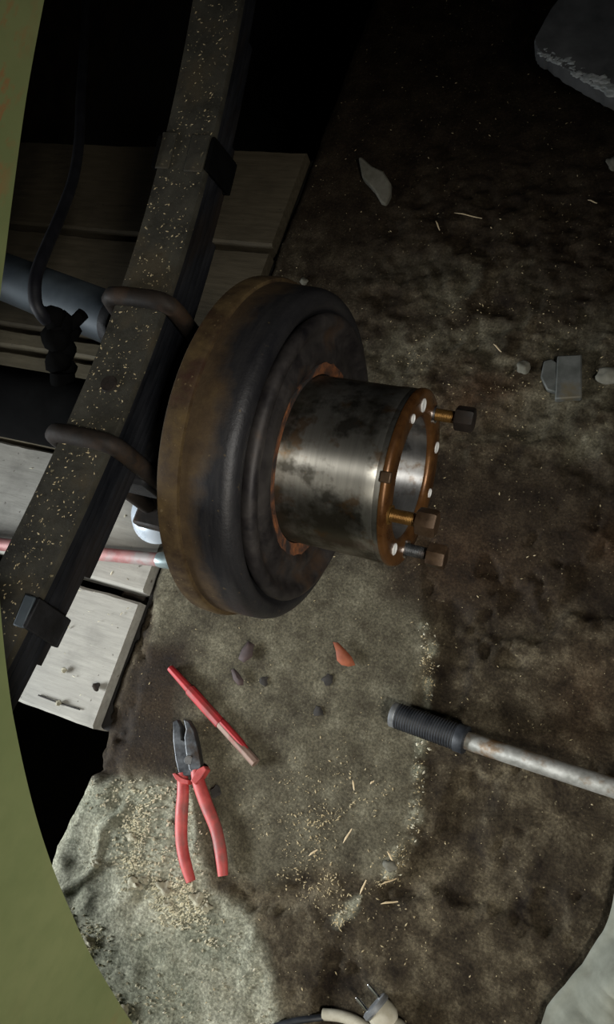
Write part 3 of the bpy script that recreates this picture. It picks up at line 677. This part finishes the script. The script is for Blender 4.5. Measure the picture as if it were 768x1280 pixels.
# red chisel
ca, cb_ = on(213, 835, 0.0075), on(320, 954, 0.0065)
ch = empty('cold_chisel', ca); tag(ch, 'slim bar tool with worn red paint lying beside the pliers', 'chisel')
dv = cb_ - ca
def bar(t0, t1, r, mat, name): 
    k = 5; ts = [t0 + (t1 - t0)*i/k for i in range(k+1)]
    return MB().tube([dv*t for t in ts], [r(t) for t in ts], 8, flat=(0, 0, 1)).build(name, mat, ch, smooth=30, bevel=0.0006)
bar(0.0, 0.24, lambda t: (0.0062, 0.0050 + 0.004*t), 'chisel_red', 'flat_tip').data.materials[0] = M['chisel_red']
bar(0.24, 0.60, lambda t: (0.0066, 0.0076), 'chisel_red', 'painted_shank')
bar(0.60, 1.0, lambda t: (0.0064, 0.0064), 'chisel_bare', 'bare_shank')
MB().tube([dv*0.60 + Vector((0.0022, 0.0022, 0.0018)), dv*0.80 + Vector((0.0025, 0.0022, 0.0016)), dv*0.90 + Vector((0.002, 0.002, 0.0005))], [0.0052, 0.005, 0.003], 8).build('paint_remnant', 'chisel_red', ch)

# ratchet handle with ribbed black grip
ha = on(492, 893, 0.016); hb = at_z(585, 926, ha.z + 0.012); hc = at_z(790, 992, ha.z + 0.055)
wr = empty('bar_handle', ha); tag(wr, 'grey steel bar with ribbed black grip resting on the floor', 'bar')
d1 = (hb - ha); d1n = d1.normalized(); Lg = d1.length
pts = []; rad = []
n = 46
for i in range(n + 1):
    t = i/n; pts.append(d1*(0.06 + 0.80*t)); rad.append(0.0158 if i % 2 else 0.0143)
MB().tube(pts, rad, 28).build('ribbed_grip', 'grip_black', wr, smooth=20)
MB().tube([d1*0.855, d1*0.87, d1*0.975, d1*0.99], [0.0158, 0.0166, 0.0166, 0.0150], 28).build('grip_collar', 'grip_black', wr)
MB().tube([d1*-0.02, d1*-0.005, d1*0.045, d1*0.062], [0.0120, 0.0152, 0.0152, 0.0145], 28).build('end_cap', 'cap_grey', wr)
d2 = (hc - hb); tp = [d1*0.96] + [hb - ha + d2*t for t in (0.1, 0.4, 0.8, 1.2, 1.8)]
MB().tube(tp, 0.0105, 24).build('steel_bar', 'tube_chrome', wr)
tip = tp[-1]
hz0 = ha.z + tip.z; hh = hz0 + 0.016 + 0.006
MB().box((tip.x, tip.y, 0.016 - hh/2 + tip.z), (0.045, 0.034, hh)).build('bar_head', 'tube_chrome', wr, bevel=0.006)

# electric plug at the bottom edge
pf = on(468, 1256, 0.021); plug = empty('electric_plug', pf); tag(plug, 'round two-pin electric plug with tan body on the floor', 'plug')
pd = (at_z(505, 1300, pf.z - 0.004) - pf).normalized()     # from face towards the cable
def plt(profile, name, mat, n=28): return MB().tube([pd*t for t, r in profile], [r for t, r in profile], n).build(name, mat, plug, smooth=35)
plt([(-0.001, 0.0150), (0.0, 0.0168), (0.004, 0.0172), (0.006, 0.0160)], 'face_plate', 'cap_grey')
plt([(0.0055, 0.0150), (0.012, 0.0158), (0.020, 0.0150), (0.024, 0.0125), (0.026, 0.0105)], 'plug_body', 'plug_tan')
plt([(0.0255, 0.0100), (0.030, 0.0125), (0.040, 0.0135), (0.050, 0.010), (0.056, 0.006)], 'cord_grip', 'plug_tan')
sd = at_z(475, 1248, pf.z) - at_z(460, 1263, pf.z); sd = (sd - pd*sd.dot(pd)).normalized()
for s in (-1, 1):
    MB().tube([sd*(0.0095*s) + pd*0.001, sd*(0.0095*s) - pd*0.017, sd*(0.0095*s) - pd*0.0185], [0.0023, 0.0023, 0.0015], 14).build('pin', 'bright_steel', plug)
MB().tube(catmull([pd*0.055, pd*0.09 + Vector((0.0, -0.01, -0.01)), pd*0.14 + Vector((-0.05, -0.03, -0.014)), pd*0.16 + Vector((-0.16, -0.02, -0.014))], 8), 0.0042, 12).build('cord', 'cable_black', plug)
cs = [on(404, 1268, 0.006), on(425, 1270, 0.007), on(445, 1277, 0.007), on(468, 1292, 0.006)]
o = MB().tube(catmull(cs, 6), 0.0062, 14).build('cord_sleeve', 'plug_tan'); tag(o, 'pale tan cord sleeve lying beside the electric plug', 'cord')
o = MB().tube(catmull([on(340, 1285, 0.004), on(365, 1277, 0.004), on(392, 1273, 0.004), on(410, 1271, 0.005)], 6), 0.0036, 12).build('black_cord', 'cable_black'); tag(o, 'thin black cord at the bottom edge next to the sleeve', 'cord')

# leaves
def leaf(pix, mat, label, seed):
    c = on(sum(p[0] for p in pix)/len(pix), sum(p[1] for p in pix)/len(pix), 0.003)
    ring = [on(a, b, 0.003) - c for a, b in pix]; rng = random.Random(seed); vs_ = [(0, 0, 0.006)]; n = len(ring)
    for p in ring: vs_.append((p.x*0.5, p.y*0.5, 0.005 + rng.uniform(-.001, .001)))
    for p in ring: vs_.append((p.x, p.y, 0.002 + rng.uniform(0, .003)))
    fs_ = [(0, 1+i, 1+(i+1) % n) for i in range(n)] + [(1+i, 1+n+i, 1+n+(i+1) % n, 1+(i+1) % n) for i in range(n)]
    o = MB().add(vs_, fs_).build('fallen_leaf', mat); o.location = c
    s_ = o.modifiers.new('thick', 'SOLIDIFY'); s_.thickness = 0.0008
    return tag(o, label, 'leaf')
leaf([(417, 803), (424, 804), (432, 812), (441, 822), (445, 832), (437, 834), (428, 832), (422, 826), (421, 814)], 'dry_leaf', 'small curled orange red dry leaf on the grey concrete', 1)
leaf([(290, 838), (294, 836), (300, 842), (306, 851), (305, 857), (299, 857), (293, 850)], 'dead_leaf', 'dark purplish dead leaf flake above the chisel', 2)
leaf([(303, 812), (312, 802), (319, 806), (316, 822), (306, 829), (299, 824)], 'dead_leaf', 'dark reddish dead leaf flake below the brake drum', 3)
for (px, py, r, lab) in ((330, 851, 0.006, 'small dark crumb on the concrete right of the purplish leaf flake'), (410, 849, 0.007, 'small black crumb on the concrete just under the orange leaf'), (270, 989, 0.007, 'dark blue black crumb beside the right pliers handle'), (398, 889, 0.006, 'faint dark crumb on concrete between chisel and ribbed grip')):
    tag(blob(MB(), on(px, py, 0.001), r, px, (1, 1, 0.35)).build('dirt_crumb', 'dark_crumb'), lab, 'crumb')

# grey plate at the upper right, with its chipped edge painted as if lit
gp = [(668, 50), (672, 62), (700, 80), (735, 101), (768, 118), (830, 150), (900, 60), (860, -60), (740, -60), (718, -28), (690, 10), (674, 38)]
zp = 0.085; c0 = at_z(740, 40, zp)
gpl = empty('grey_slab', (c0.x, c0.y, 0.0)); tag(gpl, 'flat grey slab with chipped bright edge in the dark corner', 'slab')
poly = [at_z(a, b, zp) for a, b in gp]
fine = []
for i, p in enumerate(poly):
    q = poly[(i+1) % len(poly)]; k = 8 if i < 5 else 2
    for j in range(k):
        r_ = random.Random(i*20+j); jit = 0.0022 if i in (1, 2, 3, 4) else 0.0006
        fine.append((p.x + (q.x-p.x)*j/k - c0.x + r_.uniform(-jit, jit), p.y + (q.y-p.y)*j/k - c0.y + r_.uniform(-jit, jit)))
s = sum(fine[i][0]*fine[(i+1) % len(fine)][1] - fine[(i+1) % len(fine)][0]*fine[i][1] for i in range(len(fine)))
if s < 0: fine = fine[::-1]
MB().prism(fine, zp - 0.028, zp).build('slab_plate', 'grey_plate', gpl, smooth=30, bevel=0.004, seg=3)
MB().prism([(0.03, -0.02), (0.12, 0.0), (0.12, 0.12), (0.03, 0.12)], -0.006, zp - 0.027).build('slab_support', 'dark_ledge', gpl, bevel=0.004)
em = MB(); rng = random.Random(4)
for i in range(80):
    t = i/80; px = 675 + (835-675)*t; py = 66 + (152-66)*t - rng.random()**2*10
    p = at_z(px, py, zp) - Vector((c0.x, c0.y, 0)); blob(em, (p.x, p.y, zp - 0.001), 0.0025 + 0.005*rng.random()*min(1, 0.25+t*2), i, (1.5, 1.1, 0.30), 2, 0.4)
em.build('chipped_lit_edge', 'plate_edge_lit', gpl, smooth=0)

# metal lug pressed into the dirt, upper right
lz = on(706, 470, 0.0); lug = empty('metal_lug', lz); tag(lug, 'small square grey metal plate pressed into the dirt with sawdust', 'metal plate')
def lq(px, py): p = at_z(px, py, lz.z + 0.008) - lz; return (p.x, p.y)
poly = [lq(a, b) for a, b in ((697, 445), (728, 443), (728, 497), (694, 499))][::-1]
MB().prism(poly, -0.002, 0.009).build('plate', 'lug_grey', lug, bevel=0.002)
poly = [lq(a, b) for a, b in ((680, 450), (690, 447), (697, 452), (697, 490), (684, 486), (676, 470))][::-1]
MB().prism(poly, -0.002, 0.006).build('curved_end', 'lug_grey', lug, bevel=0.002)
st_ = MB(); 
pix = [(449, 198), (453, 197), (466, 208), (480, 214), (489, 228), (488, 240), (482, 252), (476, 250), (468, 236), (453, 220)]
sz = on(470, 222); poly = [(at_z(a, b, sz.z + 0.012) - sz) for a, b in pix]; poly = [(p.x, p.y) for p in poly][::-1]
o = MB().prism(poly, -0.003, 0.014).build('stone_chip', 'stone_grey', bevel=0.003, smooth=30); o.location = sz; o.rotation_euler = (0.10, 0, 0)
tag(o, 'pale greenish grey stone chip lying in the dark dirt', 'stone')
for i, (px, py, rx, ry, rz_, sd_, lab) in enumerate(((768, 470, 0.022, 0.012, 0.008, 5, 'flat grey stone at the edge beside the square metal plate'), (768, 205, 0.010, 0.014, 0.008, 6, 'small grey stone at the edge below the grey slab'),
        (380, 352, 0.006, 0.007, 0.005, 7, 'tiny pale stone above the brake drum'), (487, 1082, 0.006, 0.008, 0.006, 8, 'small bluish grey stone at the end of the sawdust strip'),
        (655, 460, 0.010, 0.009, 0.006, 10, 'grey lump of dirt beside the square metal plate'))):
    p = on(px, py, rz_*0.3); o = blob(MB(), (0, 0, 0), 1, sd_, (rx, ry, rz_), 3, 0.16).build('stone', 'stone_grey', smooth=50); o.location = p; o.rotation_euler = (0, 0, 0.5*i); tag(o, lab, 'stone')

# crumpled pale cloth at the lower right
NXC, NYC = 70, 90
u, v = np.meshgrid(np.linspace(0, 1, NXC), np.linspace(0, 1, NYC))
A = np.array(at_z(780, 1075)[:2]); B = np.array(at_z(662, 1300)[:2])
ex_ = np.array([0.93, -0.36])*0.42
cx = A[0] + (B[0]-A[0])*v + ex_[0]*u + 0.006*np.sin(v*9) ; cyy = A[1] + (B[1]-A[1])*v*1.25 + ex_[1]*u
bulge = np.interp(v, [0, .15, .3, .45, .55, .65, .8, 1], [0.004, 0.000, -0.008, -0.010, -0.004, 0.006, 0.010, 0.004])
cx = cx - bulge*(1-u)
ridge = (1 - np.abs(np.sin(u*17 + v*9 + 3*fbm(u*3, v*3, 2))))**1.5*0.026*np.minimum(1, u*12) + 0.040*fbm(u*12, v*12 + 4, 4)
cz = 0.004 + 0.045*sstep(0.0, 0.35, u) + ridge*sstep(0, 0.08, u)
me = grid_mesh('cloth', cx, cyy, cz); me.materials.append(M['cloth'])
cl = bpy.data.objects.new('cloth', me); COL.objects.link(cl); tag(cl, 'pale greenish grey crumpled cloth at the lower right corner', 'cloth')
s_ = cl.modifiers.new('thick', 'SOLIDIFY'); s_.thickness = 0.003

# wooden splinters, one by one
SPLAB = ['upright pale splinter between the pliers and the ribbed grip', 'pale splinter at the lower end of the sawdust strip', 'slanting pale splinter just below the small bluish stone', 'short pale splinter below the sawdust strip nearest the electric plug', 'tiny upright splinter left of the ribbed grip shadow', 'tiny splinter fleck just below the ribbed grip end', 'reddish lying splinter below the sawdust strip end', 'curled orange splinter in the dark dirt above the hub bolts', 'long thin splinter lying beside the curled orange one', 'pale splinter in the dirt left of the square metal plate', 'pale splinter near the photo edge below the grey slab', 'small splinter on the concrete right of the pliers handles']
for i, (a, b) in enumerate((((429, 1054), (440, 1036)), ((484, 1064), (493, 1080)), ((476, 1106), (496, 1098)), ((450, 1118), (458, 1100)), ((441, 975), (443, 988)), ((463, 980), (468, 976)), ((476, 1130), (498, 1127)),
        ((545, 276), (550, 288)), ((568, 266), (603, 273)), ((617, 430), (627, 440)), ((735, 250), (747, 254)), ((386, 1070), (397, 1062)))):
    p, q = on(*a, 0.003), on(*b, 0.004); mid = (p+q)/2
    o = MB().tube([p-mid, (p-mid)*0.4 + Vector((0, 0.0008, 0.0006)), (q-mid)*0.5, q-mid], [(0.0002, 0.0003), (0.0006, 0.0011), (0.0006, 0.0009), (0.0002, 0.0006)], 4, flat=(0, 0, 1)).build('wood_splinter', 'splinter', smooth=0)
    o.location = mid; tag(o, SPLAB[i], 'splinter', 'wood splinters on the floor')
# cement lumps in the pale patch
CR = [(168, 1105, 0.007, 'upright pale cement crumb left of the pliers handle ends'), (180, 1099, 0.005, 'small pale cement crumb touching the upright crumb'), (206, 1112, 0.008, 'largest pale cement crumb just left of the pliers handle tip'),
      (246, 1124, 0.007, 'pale cement crumb just below the left pliers handle tip'), (258, 1134, 0.005, 'small cement crumb lowest below the pliers handle tip'), (210, 1130, 0.005, 'small cement crumb below the largest crumb by the pliers'),
      (165, 1046, 0.005, 'pale cement crumb in the middle of the bright floor patch'), (120, 1080, 0.005, 'pale cement crumb nearest the black pit hole'), (150, 1264, 0.008, 'pale cement crumb lowest beside the green panel edge'), (112, 1178, 0.006, 'pale cement crumb beside the middle of the green panel curve')]
for i, (px, py, r, lab) in enumerate(CR):
    o = blob(MB(), (0, 0, 0), r, 40+i, (1.2, 0.9, 0.8), 3, 0.42).build('cement_crumb', 'cement_lump', smooth=50); o.location = on(px, py, r*0.35)
    tag(o, lab, 'crumb', 'cement crumbs on the pale patch')

# loose sawdust and grit: too fine to count
def flakes(name, pts, size, mat, label, flat=0.35, elong=1.6):
    n = len(pts); rng = np.random.default_rng(5 + n)
    a = rng.random(n)*2*np.pi; s = size*(0.45 + rng.random(n)**2*1.3)
    d = np.stack([np.cos(a), np.sin(a), rng.normal(0, 0.25, n)], -1); e = np.stack([-np.sin(a), np.cos(a), rng.normal(0, 0.25, n)], -1)
    el = 1 + rng.random(n)*elong; s = s[:, None]
    P = np.array(pts); up = np.array([0, 0, 1.0])
    V = np.stack([P + d*s*el[:, None], P + e*s*0.6, P - d*s*el[:, None]*0.8, P - e*s*0.5, P + up*s*flat*1.6], 1).reshape(-1, 3)
    base = np.arange(n)[:, None]*5
    F = np.concatenate([base + np.array([[0, 1, 4]]), base + np.array([[1, 2, 4]]), base + np.array([[2, 3, 4]]), base + np.array([[3, 0, 4]])], 0)
    me = bpy.data.meshes.new(name); me.from_pydata(V.tolist(), [], F.tolist()); me.update(); me.materials.append(M[mat])
    o = bpy.data.objects.new(name, me); COL.objects.link(o); tag(o, label, kind='stuff'); return o
def scatter(n, dens, seed):
    rng = np.random.default_rng(seed); x = rng.uniform(-0.59, 0.35, n); y = rng.uniform(-0.45, 1.3, n)
    keep = (rng.random(n) < dens(x, y)) & (x > edge_x(y) + 0.004); x, y = x[keep], y[keep]
    return np.stack([x, y, floor_h(x, y) + 0.0006], -1)
def dens_saw(x, y):
    p, s, o, st, cr = masks(x, y); clump = sstep(0.50, 0.68, fbm(x*18, y*18, 4))
    a = np.array(at_z(430, 1060)[:2]); heap = np.exp(-((x-a[0])**2 + (y-a[1])**2)/0.070**2)
    b = np.array(at_z(650, 450)[:2]); heap2 = np.exp(-(((x-b[0])/0.16)**2 + ((y-b[1])/0.07)**2))
    g = np.array(at_z(200, 1200)[:2]); heap3 = np.exp(-((x-g[0])**2 + (y-g[1])**2)/0.08**2)
    return 0.008 + 1.3*st*(0.25+clump) + 1.0*heap*clump + 0.06*heap + 0.30*heap2*clump + 0.10*heap3*clump + 0.02*cr*clump
flakes('sawdust', scatter(160000, dens_saw, 3), 0.0010, 'sawdust', 'yellowish sawdust scattered over the dirty concrete floor', elong=0.9)
def dens_grit(x, y):
    p, s, o, st, cr = masks(x, y); 
    def hp(px, py, r): a = at_z(px, py); return np.exp(-((x-a.x)**2 + (y-a.y)**2)/r**2)
    n = sstep(0.46, 0.60, fbm(x*26 + 7, y*26, 4))
    h = hp(180, 1010, 0.05) + hp(215, 1060, 0.045) + 1.2*hp(225, 1115, 0.035) + 0.8*hp(175, 1100, 0.035) + 0.8*hp(115, 1180, 0.025) + 0.9*hp(150, 1260, 0.03) + 0.6*hp(255, 1150, 0.03)
    return np.clip(p, 0, 1)*(0.05 + 0.80*np.clip(h, 0, 1.3))*(0.12 + n) + 0.15*st
flakes('grit', scatter(330000, dens_grit, 4), 0.0016, 'grit', 'pale cement grit covering the broken floor edge by the pit', flat=0.9, elong=0.3)
rng = np.random.default_rng(9); n = 900
sy = rng.uniform(YC - 0.36, YC + 0.42, n); sx = XM + rng.uniform(-0.5, 0.5, n)*WS*0.95
flakes('sawdust_flecks', np.stack([sx, sy, np.array([spring_z(a) for a in sy]) + 0.0006], -1), 0.0009, 'sawdust', 'sawdust flecks lying on top of the leaf spring', elong=0.5)
rng = np.random.default_rng(10); n = 110
sx = rng.uniform(-0.9, -0.61, n); sy = rng.uniform(-0.07, 0.28, n)
ok = (sy < 0.10) | (sy > 0.125); sx, sy = sx[ok], sy[ok]
flakes('board_grit', np.stack([sx, sy, np.full(len(sx), 0.0024)], -1), 0.0013, 'grit', 'fine grit specks lying on the pale pit boards')
